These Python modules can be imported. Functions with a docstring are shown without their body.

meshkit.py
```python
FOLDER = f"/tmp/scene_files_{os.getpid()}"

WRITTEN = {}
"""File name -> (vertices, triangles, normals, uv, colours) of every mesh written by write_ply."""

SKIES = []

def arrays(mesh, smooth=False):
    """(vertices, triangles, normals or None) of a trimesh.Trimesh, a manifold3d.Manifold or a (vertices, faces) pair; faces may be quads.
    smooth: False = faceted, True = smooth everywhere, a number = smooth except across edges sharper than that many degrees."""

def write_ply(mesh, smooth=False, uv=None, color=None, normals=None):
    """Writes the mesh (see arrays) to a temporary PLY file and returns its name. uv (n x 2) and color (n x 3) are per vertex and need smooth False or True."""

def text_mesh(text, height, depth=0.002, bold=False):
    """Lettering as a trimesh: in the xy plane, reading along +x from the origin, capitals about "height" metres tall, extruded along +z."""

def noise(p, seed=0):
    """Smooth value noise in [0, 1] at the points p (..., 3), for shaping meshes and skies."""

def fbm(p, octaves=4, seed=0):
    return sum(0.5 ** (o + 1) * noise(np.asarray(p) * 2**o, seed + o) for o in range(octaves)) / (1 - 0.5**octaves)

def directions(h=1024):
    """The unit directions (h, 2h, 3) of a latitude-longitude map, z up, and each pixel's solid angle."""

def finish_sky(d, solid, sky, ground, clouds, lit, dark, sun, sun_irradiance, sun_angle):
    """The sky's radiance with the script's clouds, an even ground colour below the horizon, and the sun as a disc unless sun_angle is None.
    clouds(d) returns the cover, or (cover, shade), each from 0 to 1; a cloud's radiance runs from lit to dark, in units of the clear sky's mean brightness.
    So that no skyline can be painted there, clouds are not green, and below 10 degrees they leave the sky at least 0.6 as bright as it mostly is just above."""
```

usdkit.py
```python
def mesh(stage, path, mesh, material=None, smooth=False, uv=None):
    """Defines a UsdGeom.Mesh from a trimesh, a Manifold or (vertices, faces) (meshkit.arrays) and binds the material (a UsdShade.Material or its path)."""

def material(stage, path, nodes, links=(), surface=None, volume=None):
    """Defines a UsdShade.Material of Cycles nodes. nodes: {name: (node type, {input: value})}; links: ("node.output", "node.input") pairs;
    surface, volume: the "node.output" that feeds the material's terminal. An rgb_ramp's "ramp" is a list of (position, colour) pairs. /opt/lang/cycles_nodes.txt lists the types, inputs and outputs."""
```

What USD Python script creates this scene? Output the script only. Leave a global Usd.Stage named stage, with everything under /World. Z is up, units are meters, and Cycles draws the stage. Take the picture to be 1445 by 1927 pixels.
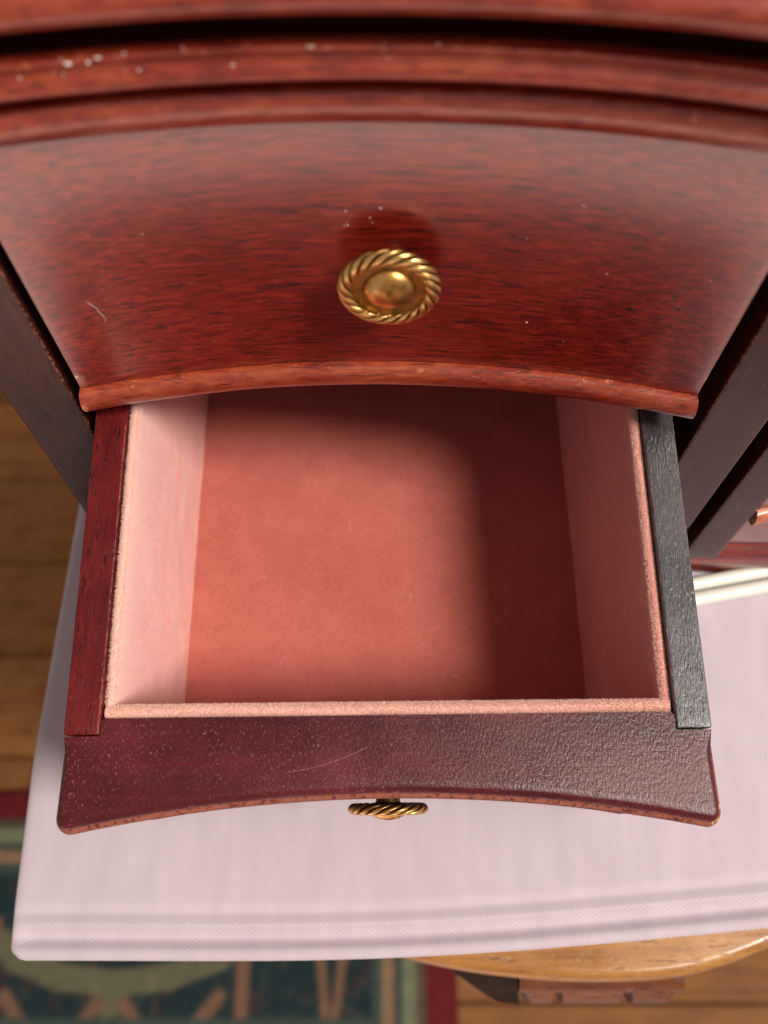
import math, random
import numpy as np
import trimesh
import shapely.geometry as sg
import usdkit, meshkit
from pxr import Usd, UsdGeom, UsdLux, UsdShade, Gf, Sdf, Vt

random.seed(7)
RNG = np.random.default_rng(7)
stage = Usd.Stage.CreateInMemory()
UsdGeom.SetStageUpAxis(stage, UsdGeom.Tokens.z)
UsdGeom.Xform.Define(stage, '/World')
UsdGeom.Scope.Define(stage, '/World/Looks')

# ------------------------------------------------------------------ camera
CAM_Z = 0.243                     # the lens hangs this far above the book cover
TH, ROLL, FPX = 0.46875, 0.00204, 1600.0
cam = UsdGeom.Camera.Define(stage, '/World/camera')
d = np.array([0, math.sin(TH), -math.cos(TH)])
u = np.array([0, math.cos(TH), math.sin(TH)])
r = np.array([1.0, 0, 0])
c_, s_ = math.cos(ROLL), math.sin(ROLL)
r, u = c_ * r + s_ * u, -s_ * r + c_ * u
M = Gf.Matrix4d(*r, 0, *u, 0, *(-d), 0, 0, 0, CAM_Z, 1)
cam.AddTransformOp().Set(M)
HA = 36.0
cam.CreateHorizontalApertureAttr(HA)
cam.CreateVerticalApertureAttr(HA * 1024 / 767)
FL = HA * FPX / 1445.0
cam.CreateFocalLengthAttr(FL)
cam.CreateFStopAttr(FL / 2.6)
cam.CreateFocusDistanceAttr(0.180)
cam.CreateClippingRangeAttr(Gf.Vec2f(0.01, 50))
cam.CreateExposureAttr(0.08)

# ------------------------------------------------------------------ light: a bright window to the right
def aim(prim, pos, target):
    pos, target = np.array(pos, float), np.array(target, float)
    z = pos - target
    z /= np.linalg.norm(z)
    x = np.cross([0, 0, 1.0], z)
    x /= np.linalg.norm(x)
    y = np.cross(z, x)
    UsdGeom.Xformable(prim).AddTransformOp().Set(Gf.Matrix4d(*x, 0, *y, 0, *z, 0, *pos, 1))

KEY_DIR = np.array([0.53, -0.30, 0.82])
KEY_DIR /= np.linalg.norm(KEY_DIR)
TARGET = np.array([0.0, 0.06, 0.06])
key = UsdLux.DiskLight.Define(stage, '/World/window_sun_lamp')
KD, KR = 2.6, 0.36
aim(key, TARGET + KD * KEY_DIR, TARGET)
key.CreateRadiusAttr(KR)
key.CreateIntensityAttr(3.8 * KD ** 2 / (math.pi * KR ** 2))
key.CreateColorAttr(Gf.Vec3f(1.0, 0.92, 0.82))

win = UsdLux.RectLight.Define(stage, '/World/window_lamp')
aim(win, (1.45, -0.25, 1.35), (0.0, 0.06, 0.05))
win.CreateWidthAttr(1.3)
win.CreateHeightAttr(1.3)
win.CreateIntensityAttr(1.9)
win.CreateColorAttr(Gf.Vec3f(0.86, 0.94, 1.0))

# added unseen lamp standing in for daylight bounced up from the room in front
low = UsdLux.RectLight.Define(stage, '/World/added_low_fill')
aim(low, (-0.15, -0.68, -0.47), (0.0, 0.105, 0.15))
low.CreateWidthAttr(1.1)
low.CreateHeightAttr(0.40)
low.CreateIntensityAttr(1.6)
low.CreateColorAttr(Gf.Vec3f(1.0, 0.61, 0.49))

dome = UsdLux.DomeLight.Define(stage, '/World/room_light')
m = usdkit.material(stage, '/World/Looks/room_light', {'b': ('background_shader', {'color': (1.0, 0.85, 0.77), 'strength': 0.34})}, [], surface='b.background')
UsdShade.MaterialBindingAPI.Apply(dome.GetPrim()).Bind(m)

# ------------------------------------------------------------------ helpers
used = {}
def numbered(parent, name):
    k = (parent, name)
    used[k] = used.get(k, -1) + 1
    return name if used[k] == 0 else f'{name}_{used[k]:03d}'

def path_of(parent):
    return '/World' if parent is None else str(parent.GetPath())

def tag(prim, label=None, category=None, group=None, kind=None):
    for k, v in (('label', label), ('category', category), ('group', group), ('kind', kind)):
        if v:
            prim.SetCustomDataByKey(k, v)
    return prim

def thing(name, label=None, cat=None, loc=(0, 0, 0), yaw=0.0, tilt=0.0, kind=None, parent=None):
    pp = path_of(parent)
    x = UsdGeom.Xform.Define(stage, f'{pp}/{numbered(pp, name)}')
    x.AddTranslateOp().Set(Gf.Vec3d(*loc))
    if yaw:
        x.AddRotateZOp().Set(math.degrees(yaw))
    if tilt:
        x.AddRotateXOp().Set(math.degrees(tilt))
    return tag(x.GetPrim(), label, cat, None, kind)

def obj(name, mesh, mat, parent=None, smooth=30, wear_or_light=None, label=None, cat=None, kind=None, group=None):
    pp = path_of(parent)
    g = usdkit.mesh(stage, f'{pp}/{numbered(pp, name)}', mesh, mat, smooth=smooth)
    if wear_or_light is not None:
        pts = np.array(g.GetPointsAttr().Get())
        vals = np.clip(wear_or_light(pts), 0, 1).astype(np.float32)
        UsdGeom.PrimvarsAPI(g).CreatePrimvar('wear_or_light', Sdf.ValueTypeNames.FloatArray, 'vertex').Set(Vt.FloatArray.FromNumpy(vals))
    return tag(g.GetPrim(), label, cat, group, kind)

def cat_(*ms):
    return trimesh.util.concatenate(list(ms))

def fix(m):
    m.merge_vertices()
    m.fix_normals()
    return m

def box(x0, x1, y0, y1, z0, z1, ch=0.0006):
    """A box with chamfered edges."""
    import manifold3d as md
    x0, x1 = min(x0, x1), max(x0, x1)
    y0, y1 = min(y0, y1), max(y0, y1)
    ch = min(ch, 0.45 * min(x1 - x0, y1 - y0, z1 - z0))
    pts = []
    for sx in (0, 1):
        for sy in (0, 1):
            for sz in (0, 1):
                c = np.array([(x0, x1)[sx], (y0, y1)[sy], (z0, z1)[sz]])
                dd = np.array([1 - 2 * sx, 1 - 2 * sy, 1 - 2 * sz]) * ch
                for k in range(3):
                    o = dd.copy()
                    o[k] = 0
                    pts.append(c + o)
    return trimesh.Trimesh(*(lambda h: (h.vertices, h.faces))(trimesh.convex.convex_hull(np.array(pts))))

def grid_closed(P, close_ring=True):
    """P: (n, m, 3) loft of n rings of m points, ends capped with fans."""
    n, k = P.shape[:2]
    v = P.reshape(-1, 3)
    f = []
    for i in range(n - 1):
        j = np.arange(k if close_ring else k - 1)
        a, b = i * k + j, i * k + (j + 1) % k
        c, e = a + k, b + k
        f.append(np.stack([a, b, e], 1))
        f.append(np.stack([a, e, c], 1))
    f = np.vstack(f)
    caps = []
    for i in (0, n - 1):
        cidx = len(v)
        v = np.vstack([v, P[i].mean(0)])
        j = np.arange(k)
        caps.append(np.stack([np.full(k, cidx), i * k + j, i * k + (j + 1) % k], 1))
    mm = trimesh.Trimesh(v, np.vstack([f] + caps), process=False)
    mm.fix_normals()
    return mm

def arc(x, R, xc=0.0):
    return -(R - np.sqrt(R * R - (x - xc) ** 2))

def arc_sweep(x0, x1, R, profile, n=90, xc=0.0, wob=0.0, seed=0, ends=0.0):
    """Sweeps a closed profile of (outward, z) points along the concave front arc."""
    prof = np.array(profile, float)
    xs = np.linspace(x0, x1, n)
    out = []
    for i, x in enumerate(xs):
        y = arc(x, R, xc)
        t = np.array([1, -(x - xc) / math.sqrt(R * R - (x - xc) ** 2)])
        t /= np.linalg.norm(t)
        nrm = np.array([t[1], -t[0]])        # towards the viewer
        k = 1.0
        if ends:
            e = min(x - x0, x1 - x) / ends
            k = 1.0 if e >= 1 else math.sqrt(max(0, 1 - (1 - e) ** 2)) * 0.35 + 0.65
        p = prof.copy()
        o = p[:, 0] * np.where(p[:, 0] > 0, k, 1)
        # only the depth follows the curve: side ends stay square
        out.append(np.stack([np.full(len(p), x), y - o / max(nrm[1] * -1, .5) * 1.0, p[:, 1]], 1))
    P = np.array(out)
    if wob:
        q = meshkit.fbm(P * np.array([70, 300, 300]) + seed, 3) - 0.5
        P[..., 1] += wob * q
        P[..., 2] += wob * 0.7 * q
    return grid_closed(P)

def half_round(z0, z1, b, back, n=9):
    """Bead profile: bulges b outward between z0 and z1."""
    a = np.linspace(-math.pi / 2, math.pi / 2, n)
    zc, h = (z0 + z1) / 2, (z1 - z0) / 2
    p = [(b * max(0, math.cos(t)) ** 0.8, zc + h * math.sin(t)) for t in a]
    return p + [(-back, z1), (-back, z0)]

def prism(poly, z0, z1):
    m = trimesh.creation.extrude_polygon(poly, z1 - z0, engine='earcut')
    m.apply_translation([0, 0, z0])
    return m

# ------------------------------------------------------------------ materials
L = '/World/Looks/'
def wood(name, axis='x', dark=(.030, .003, .003), mid=(.135, .009, .006), light=(.27, .030, .012), rough=.2, wearc=(.26, .072, .038),
         chips=(.62, .42, .20), bump=.35, speck=0.0, coat=0.0, rough_var=.08, pore=.55, spec=.5, grain=1.0, fine=(1700, 1700, 1700), fleck=0.0, wn=900.0, fleckc=(.34, .24, .24), coatr=.16, coati=1.5, lo=22.0, hi=420.0, blotch=.45, ramp=(.30, .48, .72)):
    lo, hi = lo * grain, hi * grain
    sc = {'x': (lo, hi, hi), 'y': (hi, lo, hi), 'z': (hi, hi, lo)}[axis]
    sp = {'x': (150, 1500, 1500), 'y': (1500, 90, 1500), 'z': (1500, 1500, 150)}[axis]
    N = {
        'g': ('geometry', {}),
        'm1': ('mapping', {'scale': sc}),
        'm2': ('mapping', {'scale': sp}),
        'n1': ('noise_texture', {'scale': 1.0, 'detail': 7.0, 'roughness': .62, 'distortion': .6}),
        'n2': ('noise_texture', {'scale': 45.0, 'detail': 4.0, 'roughness': .6}),
        'n3': ('noise_texture', {'scale': 1.0, 'detail': 3.0, 'roughness': .6}),
        'n4': ('noise_texture', {'scale': 900.0, 'detail': 4.0, 'roughness': .65}),
        'm5': ('mapping', {'scale': fine}),
        'n5': ('noise_texture', {'scale': 1.0, 'detail': 3.0, 'roughness': .6}),
        'n6': ('noise_texture', {'scale': 1.35, 'detail': 2.0, 'roughness': .5}),
        'fk': ('map_range', {'from_min': .62, 'from_max': .72, 'to_min': 0.0, 'to_max': fleck, 'clamp': True}),
        'n8': ('noise_texture', {'scale': 70.0, 'detail': 3.0}),
        'fl': ('map_range', {'from_min': .40, 'from_max': .62, 'to_min': .25, 'to_max': 1.15, 'clamp': True}),
        'fm': ('math', {'math_type': 'multiply'}),
        'c4': ('mix', {'mix_type': 'mix', 'color2': fleckc}),  # pale flecks: varnish glints put into the colour, with fine wear
        'mixn': ('math', {'math_type': 'multiply_add', 'value2': 1.0 - blotch, 'value3': 0.0}),
        'mixm': ('math', {'math_type': 'multiply_add', 'value2': blotch}),
        'r1': ('rgb_ramp', {'ramp': list(zip(ramp, (dark, mid, light)))}),
        'pr': ('map_range', {'from_min': .34, 'from_max': .42, 'to_min': 1.0, 'to_max': 0.0, 'clamp': True}),
        'pf': ('math', {'math_type': 'multiply', 'value2': pore}),
        'c1': ('mix', {'mix_type': 'mix', 'color2': tuple(.35 * x for x in dark)}),
        'wa': ('attribute', {'attribute': 'wear_or_light'}),
        'n7': ('noise_texture', {'scale': wn, 'detail': 4.0, 'roughness': .65}),
        'wn': ('math', {'math_type': 'multiply_add', 'value2': 1.5, 'value3': -.75}),
        'ws': ('math', {'math_type': 'add'}),
        'wr': ('map_range', {'from_min': .50, 'from_max': .72, 'to_min': 0.0, 'to_max': 1.0, 'clamp': True}),
        'wr2': ('map_range', {'from_min': 1.02, 'from_max': 1.10, 'to_min': 0.0, 'to_max': 1.0, 'clamp': True}),
        'c2': ('mix', {'mix_type': 'mix', 'color2': wearc}),
        'c3': ('mix', {'mix_type': 'mix', 'color2': chips}),
        'rr': ('map_range', {'from_min': .3, 'from_max': .7, 'to_min': rough - rough_var, 'to_max': rough + rough_var, 'clamp': True}),
        'rw': ('math', {'math_type': 'multiply_add', 'value2': .35}),
        'h1': ('math', {'math_type': 'multiply_add', 'value2': -1.2 * pore}),
        'h2': ('math', {'math_type': 'multiply', 'value2': .25}),
        'h3': ('math', {'math_type': 'multiply_add', 'value2': speck}),
        'bp': ('bump', {'strength': bump, 'distance': .0004}),
        'p': ('principled_bsdf', {'specular_ior_level': spec, 'coat_weight': coat, 'coat_roughness': coatr, 'coat_ior': coati}),
    }
    K = [('g.position', 'm1.vector'), ('g.position', 'm2.vector'), ('m1.vector', 'n1.vector'), ('m2.vector', 'n3.vector'),
         ('g.position', 'n2.vector'), ('g.position', 'n4.vector'), ('g.position', 'm5.vector'), ('m5.vector', 'n5.vector'), ('m5.vector', 'n6.vector'), ('n6.fac', 'fk.value'), ('g.position', 'n8.vector'), ('n8.fac', 'fl.value'), ('fl.result', 'fm.value1'), ('fk.result', 'fm.value2'), ('fm.value', 'c4.fac'), ('c3.color', 'c4.color1'),
         ('n1.fac', 'mixn.value1'), ('n2.fac', 'mixm.value1'), ('mixn.value', 'mixm.value3'), ('mixm.value', 'r1.fac'),
         ('n3.fac', 'pr.value'), ('pr.result', 'pf.value1'), ('pf.value', 'c1.fac'), ('r1.color', 'c1.color1'),
         ('g.position', 'n7.vector'), ('n7.fac', 'wn.value1'), ('wa.fac', 'ws.value1'), ('wn.value', 'ws.value2'), ('ws.value', 'wr.value'), ('ws.value', 'wr2.value'),
         ('wr.result', 'c2.fac'), ('c1.color', 'c2.color1'), ('wr2.result', 'c3.fac'), ('c2.color', 'c3.color1'),
         ('c4.color', 'p.base_color'), ('n2.fac', 'rr.value'), ('wr.result', 'rw.value1'), ('rr.result', 'rw.value3'), ('rw.value', 'p.roughness'),
         ('n4.fac', 'h2.value1'), ('pr.result', 'h1.value1'), ('h2.value', 'h1.value3'), ('n5.fac', 'h3.value1'), ('h1.value', 'h3.value3'),
         ('h3.value', 'bp.height'), ('bp.normal', 'p.normal')]
    return usdkit.material(stage, L + name, N, K, surface='p.BSDF')

W_FACE = wood('mahogany_face', 'x', dark=(.040, .003, .002), mid=(.165, .0080, .005), light=(.32, .026, .010), rough=.34, bump=.16, coat=1.0, spec=.3, coatr=.21, coati=1.9, lo=130.0, hi=1500.0, blotch=.24, pore=.9, ramp=(.34, .50, .66))
W_BEAD = wood('mahogany_bead', 'x', dark=(.05, .005, .003), mid=(.225, .024, .010), light=(.42, .090, .030), rough=.30, bump=.22, coat=.7, wearc=(.48, .14, .05), lo=200.0, grain=1.0, wn=420.0, blotch=.5, hi=900.0)
W_TOP = wood('mahogany_top', 'x', dark=(.026, .003, .004), mid=(.060, .0048, .0075), light=(.118, .010, .012), rough=.29, bump=.25, speck=1.0, grain=.8, pore=.07, spec=.36, fine=(3400, 1100, 3400), fleck=.75, blotch=.6, fleckc=(.30, .17, .17))
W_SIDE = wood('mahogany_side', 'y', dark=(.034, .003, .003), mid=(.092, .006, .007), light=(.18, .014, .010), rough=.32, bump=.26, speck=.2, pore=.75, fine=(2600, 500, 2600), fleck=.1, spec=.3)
W_SIDE_R = wood('mahogany_side_sheen', 'y', dark=(.016, .011, .014), mid=(.036, .027, .032), light=(.062, .046, .052), rough=.36, bump=.34, speck=.9, spec=.8, pore=.4, fine=(3200, 330, 3200), fleck=.6, fleckc=(.30, .29, .31))  # right board: grey sky sheen put into the base colour
W_STILE = wood('mahogany_stile', 'z', dark=(.018, .0055, .0045), mid=(.045, .0115, .0085), light=(.080, .021, .015), rough=.30, bump=.18, speck=.15, coat=.2, spec=.2, wearc=(.30, .09, .05), wn=1500.0, fine=(1800, 1800, 600), fleck=.12)
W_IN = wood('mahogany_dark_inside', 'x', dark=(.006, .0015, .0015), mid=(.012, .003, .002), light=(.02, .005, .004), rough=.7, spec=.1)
W_GAP_SHADE = wood('mahogany_gap_shade', 'x', dark=(.020, .002, .003), mid=(.040, .004, .005), light=(.07, .008, .008), rough=.5, spec=.2)  # darker mahogany: the shade of the gap put into its colour
W_TABLE = wood('honey_wood', 'x', dark=(.18, .07, .018), mid=(.34, .145, .034), light=(.48, .235, .068), rough=.3, bump=.3)
W_BRACKET = wood('brown_wood', 'x', dark=(.05, .016, .007), mid=(.13, .040, .015), light=(.22, .075, .028), rough=.32, bump=.4, spec=.3)
W_DARK = wood('dark_brown_wood', 'x', dark=(.010, .006, .004), mid=(.022, .012, .008), light=(.04, .02, .013), rough=.7, spec=.1, bump=.1)

def velvet(name, col, pale, sheen, sr=.3):
    N = {'g': ('geometry', {}),
         'n1': ('noise_texture', {'scale': 170.0, 'detail': 5.0, 'roughness': .6}),
         'n2': ('noise_texture', {'scale': 2600.0, 'detail': 3.0, 'roughness': .7}),
         'n3': ('noise_texture', {'scale': 35.0, 'detail': 2.0}),
         'a': ('math', {'math_type': 'multiply_add', 'value2': .62}),
         'b': ('math', {'math_type': 'multiply_add', 'value2': .17}),
         'c': ('math', {'math_type': 'multiply', 'value2': .21}),
         'r': ('rgb_ramp', {'ramp': [(.34, tuple(.74 * x for x in col)), (.50, col), (.68, pale)]}),
         'w': ('attribute', {'attribute': 'wear_or_light'}),
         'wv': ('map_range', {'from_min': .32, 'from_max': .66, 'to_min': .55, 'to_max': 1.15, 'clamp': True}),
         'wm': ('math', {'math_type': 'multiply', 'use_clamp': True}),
         'mx': ('mix', {'mix_type': 'mix', 'color2': (.84, .56, .46)}),  # pale mix: sunlight on rim and left wall put into the velvet colour
         'bp': ('bump', {'strength': .6, 'distance': .0004}),
         'p': ('principled_bsdf', {'roughness': .95, 'specular_ior_level': .1, 'sheen_weight': sheen, 'sheen_roughness': sr, 'sheen_tint': (1.0, .74, .70)})}
    K = [('g.position', 'n1.vector'), ('g.position', 'n2.vector'), ('g.position', 'n3.vector'), ('n3.fac', 'c.value1'), ('n1.fac', 'b.value1'), ('c.value', 'b.value3'),
         ('n2.fac', 'a.value1'), ('b.value', 'a.value3'), ('a.value', 'r.fac'), ('r.color', 'mx.color1'), ('n2.fac', 'wv.value'), ('w.fac', 'wm.value1'), ('wv.result', 'wm.value2'), ('wm.value', 'mx.fac'), ('mx.color', 'p.base_color'), ('a.value', 'bp.height'), ('bp.normal', 'p.normal')]
    return usdkit.material(stage, L + name, N, K, surface='p.BSDF')
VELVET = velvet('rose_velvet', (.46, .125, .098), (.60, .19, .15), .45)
VELVET_WALL = velvet('rose_velvet_wall', (.61, .185, .15), (.86, .43, .375), .85, .5)  # paler copy of the velvet: sunlit look of the walls put into the colour
VELVET_RIM = velvet('rose_velvet_rim', (.62, .26, .18), (.78, .42, .32), .8)
FIBRE = usdkit.material(stage, L + 'velvet_fibre', {'p': ('principled_bsdf', {'base_color': (.88, .60, .50), 'roughness': .8})}, [], surface='p.BSDF')

def brass_mat():
    N = {'g': ('geometry', {}), 'w': ('attribute', {'attribute': 'wear_or_light'}),
         'n': ('noise_texture', {'scale': 420.0, 'detail': 5.0, 'roughness': .65}),
         'a': ('math', {'math_type': 'multiply_add', 'value2': .7, 'value3': -.35}),
         's': ('math', {'math_type': 'add'}),
         'r': ('rgb_ramp', {'ramp': [(.08, (.028, .020, .012)), (.30, (.20, .115, .035)), (.55, (.60, .31, .09)), (.85, (.88, .60, .24))]}),
         'rr': ('map_range', {'from_min': .0, 'from_max': .8, 'to_min': .55, 'to_max': .24, 'clamp': True}),
         'bp': ('bump', {'strength': .25, 'distance': .0003}),
         'p': ('principled_bsdf', {'metallic': .95})}
    K = [('g.position', 'n.vector'), ('n.fac', 'a.value1'), ('a.value', 's.value1'), ('w.fac', 's.value2'), ('s.value', 'r.fac'), ('s.value', 'rr.value'),
         ('r.color', 'p.base_color'), ('rr.result', 'p.roughness'), ('n.fac', 'bp.height'), ('bp.normal', 'p.normal')]
    return usdkit.material(stage, L + 'antique_brass', N, K, surface='p.BSDF')
BRASS = brass_mat()

def cloth_mat():
    N = {'g': ('geometry', {}),
         'm': ('mapping', {'rotation': (0, 0, math.radians(-62)), 'scale': (1, 1, 1)}),
         'w': ('wave_texture', {'wave_type': 'bands', 'bands_direction': 'x', 'scale': 400.0, 'distortion': .5, 'detail': 1.0, 'detail_scale': 3.0}),
         'm2': ('mapping', {'scale': (160, 40, 40)}),
         'n1': ('noise_texture', {'scale': 1.0, 'detail': 4.0}),
         'n2': ('noise_texture', {'scale': 2200.0, 'detail': 2.0}),
         'a': ('math', {'math_type': 'multiply_add', 'value2': .22}),
         'b': ('math', {'math_type': 'multiply', 'value2': .78}),
         'r': ('rgb_ramp', {'ramp': [(.30, (.475, .39, .435)), (.70, (.54, .45, .495))]}),
         'h': ('math', {'math_type': 'multiply_add', 'value2': .5}),
         'bp': ('bump', {'strength': .6, 'distance': .00012}),
         'p': ('principled_bsdf', {'roughness': .75, 'specular_ior_level': .3, 'sheen_weight': .25, 'sheen_roughness': .5})}
    K = [('g.position', 'm.vector'), ('m.vector', 'w.vector'), ('g.position', 'm2.vector'), ('m2.vector', 'n1.vector'), ('g.position', 'n2.vector'),
         ('n1.fac', 'b.value1'), ('w.fac', 'a.value1'), ('b.value', 'a.value3'), ('a.value', 'r.fac'), ('r.color', 'p.base_color'),
         ('n2.fac', 'h.value1'), ('w.fac', 'h.value3'), ('h.value', 'bp.height'), ('bp.normal', 'p.normal')]
    return usdkit.material(stage, L + 'pink_book_cloth', N, K, surface='p.BSDF')
CLOTH = cloth_mat()

def plain(name, col, rough=.6, spec=.4, noise=600.0, amt=.15, bump=.1):
    N = {'g': ('geometry', {}), 'n': ('noise_texture', {'scale': noise, 'detail': 4.0}),
         'r': ('rgb_ramp', {'ramp': [(.3, tuple(x * (1 - amt) for x in col)), (.7, tuple(min(1, x * (1 + amt)) for x in col))]}),
         'bp': ('bump', {'strength': bump, 'distance': .0003}),
         'p': ('principled_bsdf', {'roughness': rough, 'specular_ior_level': spec})}
    return usdkit.material(stage, L + name, N, [('g.position', 'n.vector'), ('n.fac', 'r.fac'), ('r.color', 'p.base_color'), ('n.fac', 'bp.height'), ('bp.normal', 'p.normal')], surface='p.BSDF')
PAPER = plain('page_paper', (.72, .66, .55), .9)
CORD = plain('cream_cord', (.74, .72, .64), .35, .5, 900, .06, .2)
DUST = plain('dust_grey', (.75, .70, .68), .9)
SEAM = plain('floor_gap', (.02, .012, .008), .9)

# ------------------------------------------------------------------ floor, rug
FLOOR_Z = CAM_Z - 0.9
floor = thing('floor', kind='structure')
obj('subfloor', box(-2.1, 1.5, -.16, 2.15, FLOOR_Z - .05, FLOOR_Z - .014, .001), SEAM, floor)
FLOORW = [wood(f'oak_floor_{n}', 'x', dark=tuple(k * x for x in (.12, .05, .014)), mid=tuple(k * x for x in (.27, .108, .032)), light=tuple(k * x for x in (.36, .175, .055)), rough=.6, bump=.3, grain=.25, spec=.15)
          for n, k in (('light', 1.15), ('warm', .95), ('dark', .72))]
bw = .11
for i in range(21):
    y0 = -.16 + i * bw
    x = -2.1 + (i * .37) % .9 - .9
    while x < 1.5:
        ln = .75 + .35 * RNG.random()
        a, b = max(x, -2.1), min(x + ln, 1.5)
        if b - a > .05:
            obj('plank', box(a + .0008, b - .0008, y0 + .0008, y0 + bw - .0008, FLOOR_Z - .014, FLOOR_Z + .0004 * RNG.random(), .0015), FLOORW[int(RNG.integers(3))], floor, smooth=False)
        x += ln

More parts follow.
